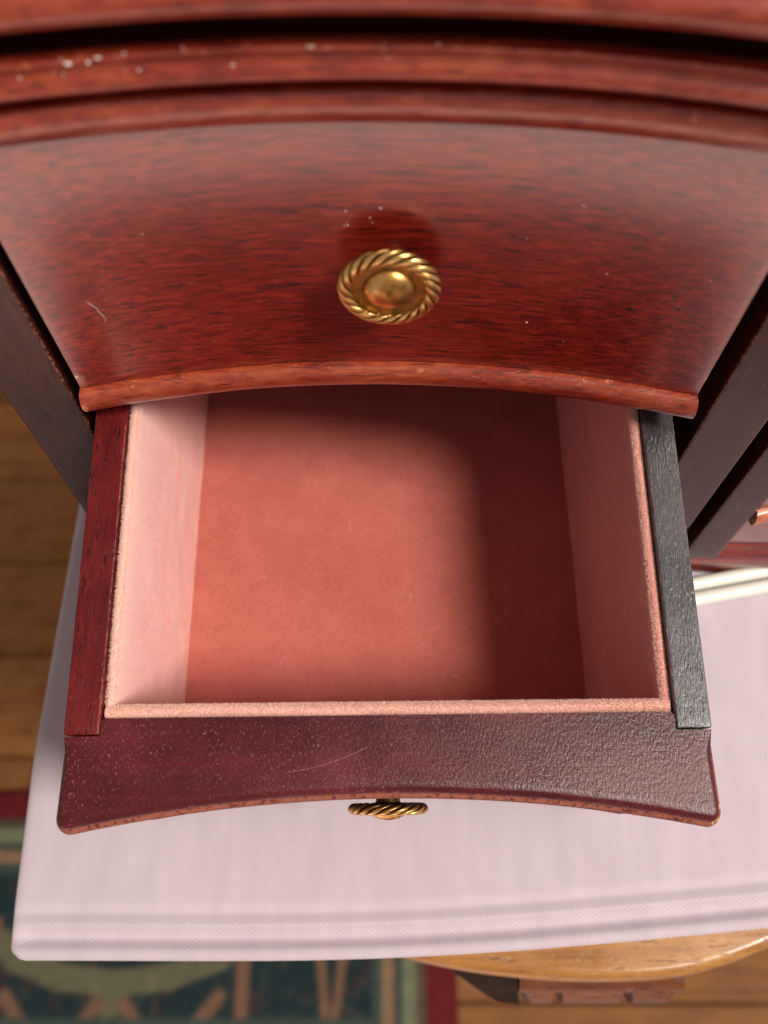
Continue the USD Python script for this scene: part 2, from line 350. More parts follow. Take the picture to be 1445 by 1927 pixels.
def rug():
    X0, X1, Y0, Y1 = -.85, .0684, -.14, .1375
    nx, ny = 300, 95
    xs, ys = np.linspace(X0, X1, nx), np.linspace(Y0, Y1, ny)
    gx, gy = np.meshgrid(xs, ys, indexing='ij')
    P = np.stack([gx, gy, np.full_like(gx, 0)], -1)
    nz = meshkit.noise(P * 160, 3)
    P[..., 2] = FLOOR_Z + .007 + .0012 * nz
    e = np.minimum(np.minimum(gx - X0, X1 - gx), np.minimum(gy - Y0, Y1 - gy))
    P[..., 2] -= .006 * np.clip(1 - e / .006, 0, 1)
    C = np.zeros((nx, ny, 3))
    teal, olive, brown, red, beige = (.014, .026, .029), (.105, .10, .058), (.15, .080, .050), (.10, .012, .012), (.17, .13, .085)
    C[:] = teal
    def band(dist, wd, col, k=1.0):
        mk = np.clip((wd - dist) / .004 + .5, 0, 1)[..., None] * k
        C[:] = C * (1 - mk) + np.array(col) * mk
    def seg(px, py, ax, ay, bx, by):
        vx, vy = bx - ax, by - ay
        t = np.clip(((px - ax) * vx + (py - ay) * vy) / (vx * vx + vy * vy), 0, 1)
        return np.hypot(px - ax - t * vx, py - ay - t * vy)
    def line(pts, wd, col, px, py):
        for (a, b) in zip(pts[:-1], pts[1:]):
            band(seg(px, py, *a, *b), wd, col)
    fl = meshkit.fbm(P * np.array([60, 60, 0]), 2, 21)
    f2 = meshkit.noise(P * np.array([38, 38, 0]), 33)
    for lo_, hi_, col in ((.56, .62, brown), (.66, .80, (.09, .018, .018)), (.36, .40, olive)):
        mk = (np.clip((fl - lo_) / .02, 0, 1) * np.clip((hi_ - fl) / .02, 0, 1) * (f2 > .35) * .3)[..., None]
        C[:] = C * (1 - mk) + np.array(col) * mk
    # the field repeats in medallions, mirrored about their stems
    cell = .40
    cx, cy = -.2477, -.035
    px = np.abs((gx - cx + cell / 2) % cell - cell / 2)
    py = (gy - cy + .33) % .42 - .33
    line([(0, .0), (.05, .006), (.095, .022), (.108, .034)], .011, olive, px, py)
    line([(0, 0), (0, -.18)], .008, olive, px, py)
    line([(.012, -.016), (.028, -.036), (.075, -.037), (.098, -.010)], .006, brown, px, py)
    line([(.118, .05), (.120, -.25)], .006, brown, px, py)
    line([(.045, .085), (.09, .115), (.165, .08), (.19, .02), (.20, -.06)], .004, brown, px, py)
    band(np.hypot(px - .03, (py - .15)) * 1.0, .026, (.08, .022, .020))
    band(np.hypot(px - .03, (py - .15)) * 1.0, .012, olive)
    band(np.abs(np.hypot(px - .075, (py + .13)) - .03), .006, beige)
    line([(.16, .075), (.19, .11)], .009, olive, px, py)
    # the border: stripes parallel to the edges
    eb = np.minimum(np.minimum(X1 - gx, gx - X0), np.minimum(Y1 - gy, gy - Y0))
    for lo, hi, col in ((-1, .030, red), (.030, .038, (.06, .05, .035)), (.038, .052, (.13, .14, .085)), (.052, .058, (.03, .045, .04)), (.058, .070, (.20, .12, .07)), (.070, .078, (.04, .06, .05))):
        mk = np.clip((eb - lo) / .004 + .5, 0, 1) * np.clip((hi - eb) / .004 + .5, 0, 1)
        C[:] = C * (1 - mk[..., None]) + np.array(col) * mk[..., None]
    C *= (.75 + .5 * meshkit.fbm(P * 90, 3, 5))[..., None]
    idx = np.arange(nx * ny).reshape(nx, ny)
    f = np.vstack([np.stack([idx[:-1, :-1], idx[1:, :-1], idx[1:, 1:]], -1).reshape(-1, 3), np.stack([idx[:-1, :-1], idx[1:, 1:], idx[:-1, 1:]], -1).reshape(-1, 3)])
    top = trimesh.Trimesh(P.reshape(-1, 3), f, process=False)
    mt = usdkit.material(stage, L + 'woven_rug', {'c': ('attribute', {'attribute': 'pattern'}), 'p': ('principled_bsdf', {'roughness': .95, 'specular_ior_level': .1})}, [('c.color', 'p.base_color')], surface='p.BSDF')
    t = thing('rug', 'dark teal oriental rug with red border and beige medallions on the floor', 'rug')
    g = usdkit.mesh(stage, str(t.GetPath()) + '/pile', top, mt, smooth=False)
    UsdGeom.PrimvarsAPI(g).CreatePrimvar('pattern', Sdf.ValueTypeNames.Color3fArray, 'vertex').Set(Vt.Vec3fArray.FromNumpy(C.reshape(-1, 3).astype(np.float32)))
    obj('backing', box(X0 + .003, X1 - .003, Y0 + .003, Y1 - .003, FLOOR_Z + .001, FLOOR_Z + .004, .0005), plain('rug_backing', (.25, .20, .13), .9), t)
rug()

# ------------------------------------------------------------------ table
from scipy.interpolate import CubicSpline
TZ = -.027
tb = thing('table', 'honey coloured wooden table with bowed front edge under the pink book', 'table')
fp = np.array([(-.086, .012), (-.05, .0055), (-.02, .001), (.0029, -.0036), (.0192, -.0068), (.0413, -.0094), (.0635, -.0100), (.0858, -.0083), (.1086, -.0020), (.135, .009), (.18, .035), (.225, .08), (.25, .13)])
cs = CubicSpline(np.linspace(0, 1, len(fp)), fp)
front = cs(np.linspace(0, 1, 80))
outline = np.vstack([front, [(.255, .2), (.25, .36), (.0, .40), (-.085, .36), (-.088, .2)]])
poly = sg.Polygon(outline).buffer(0)
rings = []
base_xy = np.array(poly.exterior.coords)[:-1]
cen = np.array([.08, .2])
for z, o in ((TZ - .016, .0030), (TZ - .0150, .0010), (TZ - .012, 0), (TZ - .004, 0), (TZ - .0018, .0006), (TZ - .0006, .0018), (TZ, .0034)):
    p2 = np.array(sg.Polygon(base_xy).buffer(-o, join_style=2).exterior.coords)[:-1] if o else base_xy
    if len(p2) != len(base_xy):
        v_ = base_xy - cen
        p2 = base_xy - o * v_ / np.linalg.norm(v_, axis=1, keepdims=True)
    else:
        k = np.argmin(np.linalg.norm(p2 - base_xy[0], axis=1))
        p2 = np.roll(p2, -k, 0)
        if np.linalg.norm(p2[1] - base_xy[1]) > np.linalg.norm(p2[-1] - base_xy[1]):
            p2 = np.roll(p2[::-1], 1, 0)
    rings.append(np.column_stack([p2, np.full(len(p2), z)]))
obj('tabletop', grid_closed(np.array(rings)), W_TABLE, tb, smooth=40)
obj('apron', box(-.06, .215, .012, .032, TZ - .085, TZ - .0165, .001), W_DARK, tb)
for sx in (-.055, .19):
    for sy in (.05, .34):
        pts = []
        for i, (z, rr) in enumerate(((TZ - .0170, .016), (TZ - .2, .014), (TZ - .45, .011), (FLOOR_Z + .009, .009))):
            a = np.linspace(0, 2 * math.pi, 17)[:-1]
            pts.append(np.stack([sx + rr * np.cos(a), sy + rr * np.sin(a), np.full(16, z)], 1))
        obj('leg', grid_closed(np.array(pts)), W_BRACKET, tb)
# the carved bracket that sticks out under the rim
def bracket():
    xs = np.linspace(.0405, .0895, 160)
    rows = []
    for x in xs:
        e = min(x - .0405, .0895 - x)
        notch = 0.0
        for nx_ in (.0525, .0735):
            if abs(x - nx_) < .0013:
                notch = .0030 * math.sqrt(1 - (abs(x - nx_) / .0013) ** 2)
        k = 1 if e > .0050 else math.sqrt(max(.03, 1 - (1 - e / .0050) ** 2))
        wv = .0005 * math.sin(x * 700)
        front_y = -.0166 * k - .009 * (1 - k) * .9
        top = [(.010, TZ - .0168), (-.0080, TZ - .0168), (-.0100, TZ - .0178), (-.0122 + wv * .4, TZ - .0190), (-.0132, TZ - .0215),
               (min(-.0135, front_y + .0012 + notch), TZ - .0235), (min(-.0132, front_y + notch), TZ - .0262), (min(-.0125, front_y + .0010 + notch), TZ - .0330), (-.010, TZ - .040), (.010, TZ - .040)]
        rows.append([(x, y, z) for y, z in top])
    return grid_closed(np.array(rows))
obj('carved_bracket', bracket(), W_BRACKET, tb, smooth=35)
tri = sg.Polygon([(.012, .012), (.0195, -.0060), (.0235, -.0092), (.0330, -.0152), (.0400, -.0165), (.0400, .012)])
obj('bracket_wing', prism(tri, TZ - .040, TZ - .0185), W_DARK, tb)

# ------------------------------------------------------------------ book
bk = thing('book', 'pale pink cloth bound book lying flat under the mahogany jewellery cabinet', 'book')
BX1 = .215
fx = np.array([-.0950, -.055, -.003, .05, .099, BX1])
fy = np.array([-.0044, -.0044, -.0038, -.0008, .0033, .0120])
fc = CubicSpline(fx, fy)
def left_x(y):
    return np.interp(y, [-.004, .009, .045, .12, .25], [-.0950, -.0962, -.0982, -.0985, -.0985])
def cover(z_top, th, groove):
    vs = np.concatenate([[0, .0003, .0008, .0016, .0025], np.linspace(.0032, .020, 48), np.linspace(.022, .255, 50)])
    us = np.concatenate([[0, .0003, .0008, .0016, .0026], np.linspace(.004, .296, 110), [.2975, .2985, .2992, .2997, .30]])
    U, V = np.meshgrid(us / .30, vs, indexing='ij')
    def edge(e):
        return -.0016 * (1 - np.sqrt(np.clip(1 - (1 - np.clip(e / .0022, 0, 1)) ** 2, 0, 1)))
    y0 = fc(left_x(0) + U * (BX1 - left_x(0)))
    Y = y0 + V * (.215 / .255) 
    X0_ = left_x(Y)
    X = X0_ + U * (BX1 - X0_)
    e = np.minimum(np.minimum(V, .255 - V), np.minimum(U, 1 - U) * .30)
    Z = z_top + edge(e)
    # rounded front corner, and the hinge groove that runs along the spine edge
    s = V
    if groove:
        g = (-.0019 * np.exp(-((s - .0062) / .0026) ** 2) + .00030 * np.exp(-((s - .0096) / .0009) ** 2) - .0007 * np.exp(-((s - .0130) / .0018) ** 2) + .0002 * np.exp(-((s - .0030) / .0012) ** 2))
        fade = np.clip(U * .30 / .0045, 0, 1) ** .7
        Z += g * fade
    Z += .00016 * (meshkit.fbm(np.stack([X, Y, Z], -1) * np.array([55, 55, 0]), 3, 2) - .5)
    cr = .0042                                        # soft corner at the front left
    du, dv = U * .30, V
    inside = (du < cr) & (dv < cr)
    rad = np.hypot(cr - du, cr - dv)
    k = np.where(inside & (rad > 1e-9), np.maximum(cr - du, cr - dv) / np.maximum(rad, 1e-9), 1)
    X = np.where(inside, X + (1 - k) * (cr - du), X)
    Y = np.where(inside, Y + (1 - k) * (cr - dv), Y)
    top = np.stack([X, Y, Z], -1)
    n, m_ = top.shape[:2]
    idx = np.arange(n * m_).reshape(n, m_)
    f = np.vstack([np.stack([idx[:-1, :-1], idx[1:, :-1], idx[1:, 1:]], -1).reshape(-1, 3), np.stack([idx[:-1, :-1], idx[1:, 1:], idx[:-1, 1:]], -1).reshape(-1, 3)])
    bot = top.copy()
    bot[..., 2] = z_top - th
    v = np.vstack([top.reshape(-1, 3), bot.reshape(-1, 3)])
    o = n * m_
    loop = np.concatenate([idx[:, 0], idx[-1, 1:], idx[-2::-1, -1], idx[0, -2:0:-1]])
    nxt = np.roll(loop, -1)
    side = np.vstack([np.stack([loop, loop + o, nxt + o], 1), np.stack([loop, nxt + o, nxt], 1)])
    mm = trimesh.Trimesh(v, np.vstack([f, f[:, ::-1] + o, side]), process=False)
    mm.fix_normals()
    return mm
obj('front_cover', cover(0.0, .0032, True), CLOTH, bk, smooth=50)
obj('page_block', box(-.0915, BX1 - .004, .012, .208, -.0236, -.0034, .0008), PAPER, bk)
obj('back_cover', cover(-.0238, .0030, False), CLOTH, bk, smooth=50)
sp = []
for x in np.linspace(-.0925, BX1 - .003, 60):
    y = float(fc(x))
    sp.append([(x, y + .0035, -.0033), (x, y + .0012, -.0045), (x, y + .0004, -.012), (x, y + .0008, -.020), (x, y + .0035, -.0237), (x, y + .009, -.0237), (x, y + .009, -.0033)])
obj('spine', grid_closed(np.array(sp)), CLOTH, bk, smooth=50)

# ------------------------------------------------------------------ the cabinet
CX, CY_, YAW = .00088, .10614, -.01221
DZ0, DH = .0955, .0691           # the closed drawer above
HW, BD, R1, R2 = .062, .00266, .2534, .31
cab = thing('jewellery_cabinet', 'glossy dark mahogany jewellery cabinet with concave front standing on the pink book', 'jewellery cabinet', (CX, CY_, 0), YAW)

def edge_wear(lo, hi, wide=.0012, base=0.0, gain=1.0, axes=(0, 1, 2)):
    lo, hi = np.array(lo), np.array(hi)
    def f(p):
        dd = np.minimum(np.abs(p - lo), np.abs(hi - p))
        s = np.sort(dd[:, axes], axis=1)
        e = s[:, 1] if len(axes) > 1 else s[:, 0]
        return base + gain * np.clip(1 - e / wide, 0, 1)
    return f

def fine_box(x0, x1, y0, y1, z0, z1, seg=(6, 6, 40), r_=.0008):
    """A box whose edges are rounded by rings, with rows along its length for wear."""
    def axis(a, b, n):
        k = np.linspace(a + r_, b - r_, max(2, n))
        return np.concatenate([[a, a + .3 * r_], k, [b - .3 * r_, b]])
    A = [axis(x0, x1, seg[0]), axis(y0, y1, seg[1]), axis(z0, z1, seg[2])]
    out = []
    for k in range(3):
        i, j = [(1, 2), (2, 0), (0, 1)][k]
        for side in (0, 1):
            g = np.meshgrid(A[i], A[j], indexing='ij')
            P = np.zeros(g[0].shape + (3,))
            P[..., i], P[..., j] = g
            P[..., k] = A[k][-1 if side else 0]
            n, m_ = g[0].shape
            idx = np.arange(n * m_).reshape(n, m_)
            f = np.vstack([np.stack([idx[:-1, :-1], idx[1:, :-1], idx[1:, 1:]], -1).reshape(-1, 3), np.stack([idx[:-1, :-1], idx[1:, 1:], idx[:-1, 1:]], -1).reshape(-1, 3)])
            out.append(trimesh.Trimesh(P.reshape(-1, 3), f if side else f[:, ::-1], process=False))
    m = cat_(*out)
    m.merge_vertices()
    lo, hi = np.array([x0, y0, z0]) + r_, np.array([x1, y1, z1]) - r_
    c = np.clip(m.vertices, lo, hi)
    dv = m.vertices - c
    ln = np.linalg.norm(dv, axis=1, keepdims=True)
    # push corner rings on to the rounding
    mx = np.abs(dv).max(1, keepdims=True)
    m.vertices = c + np.where(ln > 0, dv / np.maximum(ln, 1e-12) * mx, 0)
    return m

SY = -.0066                                          # front of the stiles
def stile(x0, x1, name='stile', mat=W_STILE, y1=.012, z0=.020, z1=.1650, sy=SY, g=1.05):
    return obj(name, fine_box(x0, x1, sy, y1, z0, z1, (8, 6, 90), .0007), mat, cab, smooth=60, wear_or_light=edge_wear((x0, sy, z0), (x1, y1, z1), .0012, 0.0, g * .66))
stile(-.0793, -.0650)
stile(.0668, .0805)
stile(.0846, .0945)
# carcass behind
obj('side_panel', box(-.0785, -.0655, .0122, .150, .020, .1650), W_STILE, cab)
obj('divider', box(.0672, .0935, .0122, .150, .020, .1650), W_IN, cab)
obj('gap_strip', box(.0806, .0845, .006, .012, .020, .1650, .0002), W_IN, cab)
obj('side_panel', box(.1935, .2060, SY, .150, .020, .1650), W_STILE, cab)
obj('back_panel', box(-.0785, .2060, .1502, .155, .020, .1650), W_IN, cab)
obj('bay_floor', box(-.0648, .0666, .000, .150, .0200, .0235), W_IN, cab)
obj('base_panel', box(-.0780, .2055, .0012, .153, .0174, .0198), W_STILE, cab)

# base moulding: stepped, and flared into a bracket foot on the left
prof = [(0.0, 0.0002), (.0014, .0002), (.0018, .0012), (.0018, .0070), (.0012, .0090), (.0004, .0105), (-.0008, .0118), (-.0004, .0135), (-.0002, .0150), (-.0012, .0165), (-.0035, .0172), (-.012, .0172), (-.012, .0002)]
ring = []
for x in np.linspace(-.0775, .2070, 60):
    ring.append([(x, -.0012 - o, z) for o, z in prof])
obj('base_moulding', grid_closed(np.array(ring)), W_FACE, cab, smooth=35)
foot = []
for y in np.linspace(.0005, .155, 12):
    pts = [(-.0776, .0002)] + [(-.0782 - .0165 * (1 - t) ** 2.2, .0002 + .058 * t) for t in np.linspace(0, 1, 14)] + [(-.0776, .0582)]
    foot.append([(x, y, z) for x, z in pts])
obj('bracket_foot', grid_closed(np.array(foot)), W_STILE, cab, smooth=40)
# lower rail of the right hand column
obj('lower_rail', box(.0947, .1933, -.0016, .012, .0199, .0385, .0006), W_FACE, cab)

# rail, shadow gap and lid above the drawer
def arcs(name, mat, profile, wear_or_light=None, x0=-.0800, x1=.2000, **k):
    n = 150
    xs = np.linspace(x0, x1, n)
    P = []
    for x in xs:
        # concave over the drawer, concave again over the next column
        y = arc(min(max(x, -.075), .0735), R1) if x < .0735 else arc(min(.0735 + (.0735 - .0735), .0735), R1) + (arc(x, R1, .147) - arc(.0735, R1, .147))
        P.append([(x, y - o, z) for o, z in profile])
    return obj(name, grid_closed(np.array(P)), mat, cab, smooth=35, wear_or_light=wear_or_light)
rail_p = [(-.0120, .1662), (-.0012, .1662), (.0008, .1664), (.0023, .1669), (.0030, .1676), (.0031, .1682), (.0028, .1690), (.0024, .1694), (.0018, .1698), (.0017, .1703), (.0021, .1711), (.0018, .1717), (.0006, .1720), (-.0120, .1720)]
arcs('moulded_rail', W_BEAD, rail_p, wear_or_light=lambda p: .12 + .35 * np.clip((p[:, 2] - .1700) / .0020, 0, 1) * (p[:, 2] < .1718))
arcs('gap_shade_sheet', W_GAP_SHADE, [(-.0118, .17202), (.0003, .17202), (.0003, .17212), (-.0118, .17212)])  # thin dark sheet added to give the gap its shade
arcs('recessed_strip', W_GAP_SHADE, [(-.0120, .1727), (-.0060, .1727), (-.0060, .1760), (-.0120, .1760)])
lid_p = [(-.0125, .1764), (.0022, .1764), (.0035, .1768), (.0045, .1778), (.0048, .1790), (.0044, .1804), (.0032, .1814), (.0010, .1820), (-.0030, .1826), (-.0125, .1830)]
arcs('lid_moulding', W_BEAD, lid_p, wear_or_light=lambda p: np.full(len(p), .2))
obj('lid', box(-.0800, .2000, .0127, .156, .1656, .1850, .002), W_STILE, cab)

# ------------------------------------------------------------------ knob
def knob_mesh(rope=20):
    """Disc with a twisted rope rim and a domed centre; axis +z towards the viewer, base of the stem at z = 0."""
    Ro = .00902
    nth = 400
    th = np.linspace(0, 2 * math.pi, nth, endpoint=False)
    # t runs over the section: underside, outer edge, rope, well, dome
    sec = []
    r_in = .0058
    rows = []
    wear_or_light = []
    for q in np.linspace(0, 1, 34):                  # rope torus: from the underside round to the well
        a = math.radians(-100 + 270 * q)
        tw = th + 1.25 * (1 - q)
        ph = (rope * tw + 2.6 * q * 1.2) / (2 * math.pi)
        s = np.abs(((ph % 1) - .5) * 2)
        lobe = 1 - s ** 3.6                                 # rounded strands with sharp valleys
        rc, rw, hw = (Ro + r_in) / 2, (Ro - r_in) / 2, .00125
        lobe = lobe * np.clip((.95 - q) / .10, 0, 1)
        amp = .58 + .42 * lobe
        rr = rc + rw * math.cos(a) * amp
        zz = hw * math.sin(a) * amp
        rows.append(np.stack([rr * np.cos(th), rr * np.sin(th), zz], 1))
        wear_or_light.append(np.maximum(.02 + .80 * lobe ** 1.6 * np.clip(.65 + .55 * math.sin(a), 0, 1), .46 * (q > .80)))
    rows2, wear_or_light2 = [], []
    for rr, zz, w in ((.0060, -.0006, .35), (.0057, -.0006, .35), (.0055, -.0002, .55), (.0053, .0001, .62), (.0050, .0001, .58), (.0048, -.0004, .2), (.0047, -.0005, .08), (.0046, .0001, .3), (.0042, .0009, .60), (.0034, .0016, .62), (.0024, .0021, .58), (.0014, .0023, .55), (.0007, .0024, .55), (.0002, .0024, .55)):
        rows2.append(np.stack([rr * np.cos(th), rr * np.sin(th), np.full(nth, zz)], 1))
        pat = meshkit.fbm(rows2[-1] * 420, 3, 4)
        wear_or_light2.append(np.clip(w + .9 * (pat - .5), 0, 1))
    under = []
    for rr, zz in ((.0031, -.0010), (.0050, -.0010)):
        under.append(np.stack([rr * np.cos(th), rr * np.sin(th), np.full(nth, zz)], 1))
    rim = grid_closed(np.array(under + rows))
    wr = np.concatenate([np.full(2 * nth, .12)] + wear_or_light + [[.1, .1]])
    dome = grid_closed(np.array(rows2))
    wd = np.concatenate(wear_or_light2 + [[.1, .7]])
    st = []
    a = th[::10]
    for zz, rr in ((0, .0030), (.0006, .0031), (.0012, .0027), (.003, .0025), (.0052, .0027), (.0062, .0032)):
        st.append(np.stack([rr * np.cos(a), rr * np.sin(a), np.full(len(a), zz)], 1))
    stem = grid_closed(np.array(st))
    return (rim, wr), (dome, wd), stem
KN = knob_mesh()
def add_knob(parent, zk, protrude, yface=0.0):
    k = thing('knob', parent=parent)
    Rm = np.array([[1, 0, 0], [0, 0, -1], [0, 1, 0]], float)       # local +z becomes -y
    def put(name, mesh, dz, wear_or_light):
        mm = mesh.copy()
        v = np.array(mm.vertices) + [0, 0, dz]
        v = v @ Rm.T + [0, yface, zk]
        pp = str(k.GetPath())
        g = usdkit.mesh(stage, f'{pp}/{numbered(pp, name)}', trimesh.Trimesh(v, mm.faces, process=False), BRASS, smooth=True)
        UsdGeom.PrimvarsAPI(g).CreatePrimvar('wear_or_light', Sdf.ValueTypeNames.FloatArray, 'vertex').Set(Vt.FloatArray.FromNumpy(np.asarray(wear_or_light, np.float32)))
    (rim, wr), (dome, wd), stem = KN
    put('rope_rim', rim, protrude, wr)
    put('dome', dome, protrude, wd)
    sm = stem.copy()
    sm.vertices[:, 2] *= (protrude - .0008) / .0062
    put('stem', sm, 0, np.full(len(sm.vertices), .22))

# ------------------------------------------------------------------ drawer fronts
def face_panel(hw, R, z0, z1, th=.008, inset=0.0, xc=0.0):
    xs = np.concatenate([[-hw, -hw + .0002, -hw + .0006, -hw + .0014], np.linspace(-hw + .0025, hw - .0025, 80), [hw - .0014, hw - .0006, hw - .0002, hw]]) + xc
    zs = np.linspace(z0, z1, 46)
    rows = []
    for x in xs:
        e = min(x - xc + hw, hw - x + xc)
        rnd = .0004 * (1 - math.sqrt(max(0, 1 - (1 - min(1, e / .0006)) ** 2)))
        y = arc(x, R, xc) + rnd + inset
        ring = [(x, y, z) for z in zs] + [(x, y + th, z1), (x, y + th, z0)]
        rows.append(ring)
    return grid_closed(np.array(rows))

def front_wear(hw, z0, z1, base=0.0, chips=()):
    def f(p):
        e = np.minimum(p[:, 0] + hw, hw - p[:, 0])
        w = base + .40 * np.clip(1 - e / .0012, 0, 1)
        for (x, z, rad, amt) in chips:
            dd = np.hypot((p[:, 0] - x) / .8, (p[:, 2] - z))
            w = np.maximum(w, amt * np.clip(1.6 - dd / rad, 0, 1))
        return w
    return f

up = thing('drawer', 'closed upper drawer with glossy red concave front and knob in full view', 'drawer', (CX, CY_, DZ0), YAW)
BZ = .0062
obj('front_panel', face_panel(HW, R1, BZ + .0001, DH - .0057), W_FACE, up, smooth=40,
    wear_or_light=front_wear(HW, 0, DH, 0.0, ((-HW, .0085, .0022, 1.35), (-HW, .0165, .0008, 1.1), (-HW, .0265, .0008, 1.0), (HW, .0120, .0011, 1.1))))
def bead_wear(lo, hi, hw, base, endc=1.25):
    def f(p):
        t = (p[:, 2] - lo) / (hi - lo)
        w = base + .30 * np.clip((t - .35) / .4, 0, 1)
        e = np.minimum(p[:, 0] + hw, hw - p[:, 0])
        return w + 1.15 * np.clip(1.4 - e / .0011, 0, 1) * (p[:, 0] < 0) * (t < .6)
    return f
obj('bead', arc_sweep(-HW, HW, R1, half_round(0, BZ, BD, .008), wob=.0002, seed=1), W_BEAD, up, smooth=50, wear_or_light=bead_wear(0, BZ, HW, .02))
obj('bead', arc_sweep(-HW, HW, R1, half_round(DH - .0056, DH, .0016, .008), wob=.0002, seed=2), W_BEAD, up, smooth=50, wear_or_light=bead_wear(DH - .0056, DH, HW, .03))
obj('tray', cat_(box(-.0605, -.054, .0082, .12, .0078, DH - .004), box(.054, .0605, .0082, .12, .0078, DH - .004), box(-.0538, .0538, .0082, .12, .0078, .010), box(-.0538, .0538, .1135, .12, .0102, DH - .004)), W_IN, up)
add_knob(up, .0339, .0053)

# closed drawer of the right hand column
rd = thing('drawer', 'closed drawer at the right edge above the cream cord, only its lit bead visible', 'drawer', (CX + .1440, CY_, .0400), YAW)
obj('front_panel', face_panel(.0478, .20, .0063, .118, inset=-.0005), W_FACE, rd, smooth=40, wear_or_light=front_wear(.0478, 0, .11))
obj('bead', arc_sweep(-.0478, .0478, .20, half_round(0, .0062, .0030, .008), wob=.0002, seed=5), W_BEAD, rd, smooth=50, wear_or_light=bead_wear(0, .0062, .0478, .45))
add_knob(rd, .058, .0072)

# ------------------------------------------------------------------ the open drawer
OX, OY, OZ, OYAW, OT = .00089, .03832, CAM_Z - .23301, .01353, .15531
od = thing('drawer', 'open lower drawer lined with rose velvet, pulled out and tilting down', 'drawer', (OX, OY, OZ), OYAW, OT)
IN = .0565 - .0018              # half width between the linings
SB = .0549                      # inner face of the side boards
YB = .0113                      # back of the front block
YN = .0080                      # where the side boards end in the rabbet

def block():
    """Front block: concave front with rounded corners, rabbets at the back, a bead round its top edge."""
    hw = HW + .0006
    n = 120
    xs = np.linspace(-hw, hw, n)
    BD = globals()['BD'] + .0012
    front = np.stack([xs, arc(xs, R2) - BD], 1)
    rc = .0030
    def corner(p, sx):
        a = np.linspace(0, math.pi / 2, 8)
        cx, cy = sx * (hw - rc), float(arc(hw - rc, R2)) - BD + rc
        return [(cx + sx * rc * math.sin(t), cy - rc * math.cos(t)) for t in a]
    mid = [tuple(p) for p in front if abs(p[0]) < hw - rc]
    cl = corner(front[0] + [0, -.0003], -1)[::-1]
    cr_ = corner(front[-1] + [0, -.0003], 1)
    outline = cl + mid + cr_
    nf = len(outline)
    hb = HW + .0001
    backs = [(hb + .0002, YN - .004), (hb, YN - .0004), (hb - .0004, YN), (SB + .0004, YN + .00005), (SB, YN + .0002), (SB, YB - .0005), (SB - .0006, YB), (0, YB), (-SB + .0006, YB), (-SB, YB - .0005), (-SB, YN + .0002), (-SB - .0004, YN + .00005), (-hb + .0004, YN), (-hb, YN - .0004), (-hb - .0002, YN - .004)]
    O = np.array(outline + backs)
    # outward normals, weight 1 along the front and ends
    t = np.roll(O, -1, 0) - np.roll(O, 1, 0)
    nn = np.stack([t[:, 1], -t[:, 0]], 1)
    nn /= np.linalg.norm(nn, axis=1, keepdims=True)
    w = np.concatenate([np.ones(nf), [1, .3], np.zeros(len(backs) - 4), [.3, 1]])
    wf = np.concatenate([np.ones(nf), np.zeros(len(backs))])
    layers = [(0, .0), (.0012, 0)]
    zt = DH
    L_ = [(0.0, -.0012, 0), (.0006, -.0006, 0), (.0050, -.0006, 0), (.0058, -.0016, 0), (.0062, -.00266, 0), (zt - .0062, -.00266, 0), (zt - .0060, -.0020, 0), (zt - .0052, -.0006, 0), (zt - .0040, -.0001, 0), (zt - .0030, 0, 0), (zt - .0024, -.0003, 0),
          (zt - .0020, -.0011, 0), (zt - .0016, -.0012, 0), (zt - .0012, -.0009, 0), (zt - .0006, -.0012, 0), (zt - .0002, -.0018, 0), (zt, -.0023, 0), (zt + .00004, -.0032, 0)]
    rings = []
    for z, off, _ in L_:
        k = w.copy()
        # recessed face: only the concave front steps back, the ends hardly
        if off < -.0011 and z < zt - .005:
            k = wf * 1.0 + (w - wf) * .35
        p = O + nn * (k * off)[:, None]
        rings.append(np.column_stack([p, np.full(len(p), z)]))
    P = np.array(rings)
    q = meshkit.fbm(P * 260, 3, 9) - .5
    P[-6:, :nf, 1] += .00030 * q[-6:, :nf]
    P[-6:, :nf, 2] += .00012 * q[-6:, :nf]
    nL, k = P.shape[:2]
    v = P.reshape(-1, 3)
    f = []
    for i in range(nL - 1):
        j = np.arange(k)
        a, b = i * k + j, i * k + (j + 1) % k
        f += [np.stack([a, b, b + k], 1), np.stack([a, b + k, a + k], 1)]
    import mapbox_earcut as me
    def cap(i, flip):
        tri = me.triangulate_float64(P[i, :, :2].astype(np.float64), np.array([k], np.uint32)).reshape(-1, 3).astype(int) + i * k
        return tri[:, ::-1] if flip else tri
    cut = L_.index((zt - .0052, -.0006, 0))
    m = trimesh.Trimesh(v, np.vstack(f[2 * cut:] + [cap(nL - 1, False)]), process=False)
    m2 = trimesh.Trimesh(v, np.vstack(f[:2 * cut] + [cap(0, True)]), process=False)
    if m.volume < 0:
        m.invert(); m2.invert()
    m.remove_unreferenced_vertices(); m2.remove_unreferenced_vertices()
    def wear_or_light(p):
        yf = arc(np.clip(p[:, 0], -hw, hw), R2) - BD
        e = np.minimum(p[:, 1] - yf, hw - np.abs(p[:, 0]))
        e = np.maximum(e, 0)
        ww = np.where(p[:, 2] > DH - .0012, .0 + .80 * np.clip(1.1 - e / .0019, 0, 1), .70) * (p[:, 2] > DH - .0055)
        ww = ww * np.where(p[:, 1] > YN - .0005, .2, 1)
        cdist = np.hypot(np.abs(p[:, 0]) - hw, p[:, 1] - (yf + .001))
        return ww + .30 * np.clip(1 - cdist / .006, 0, 1) * (p[:, 2] > DH - .006)
    return m, m2, wear_or_light
mb, mb2, wb = block()
obj('top_bead', mb, W_TOP, od, smooth=35, wear_or_light=wb)
obj('front_panel', mb2, W_FACE, od, smooth=35)
DL = .134
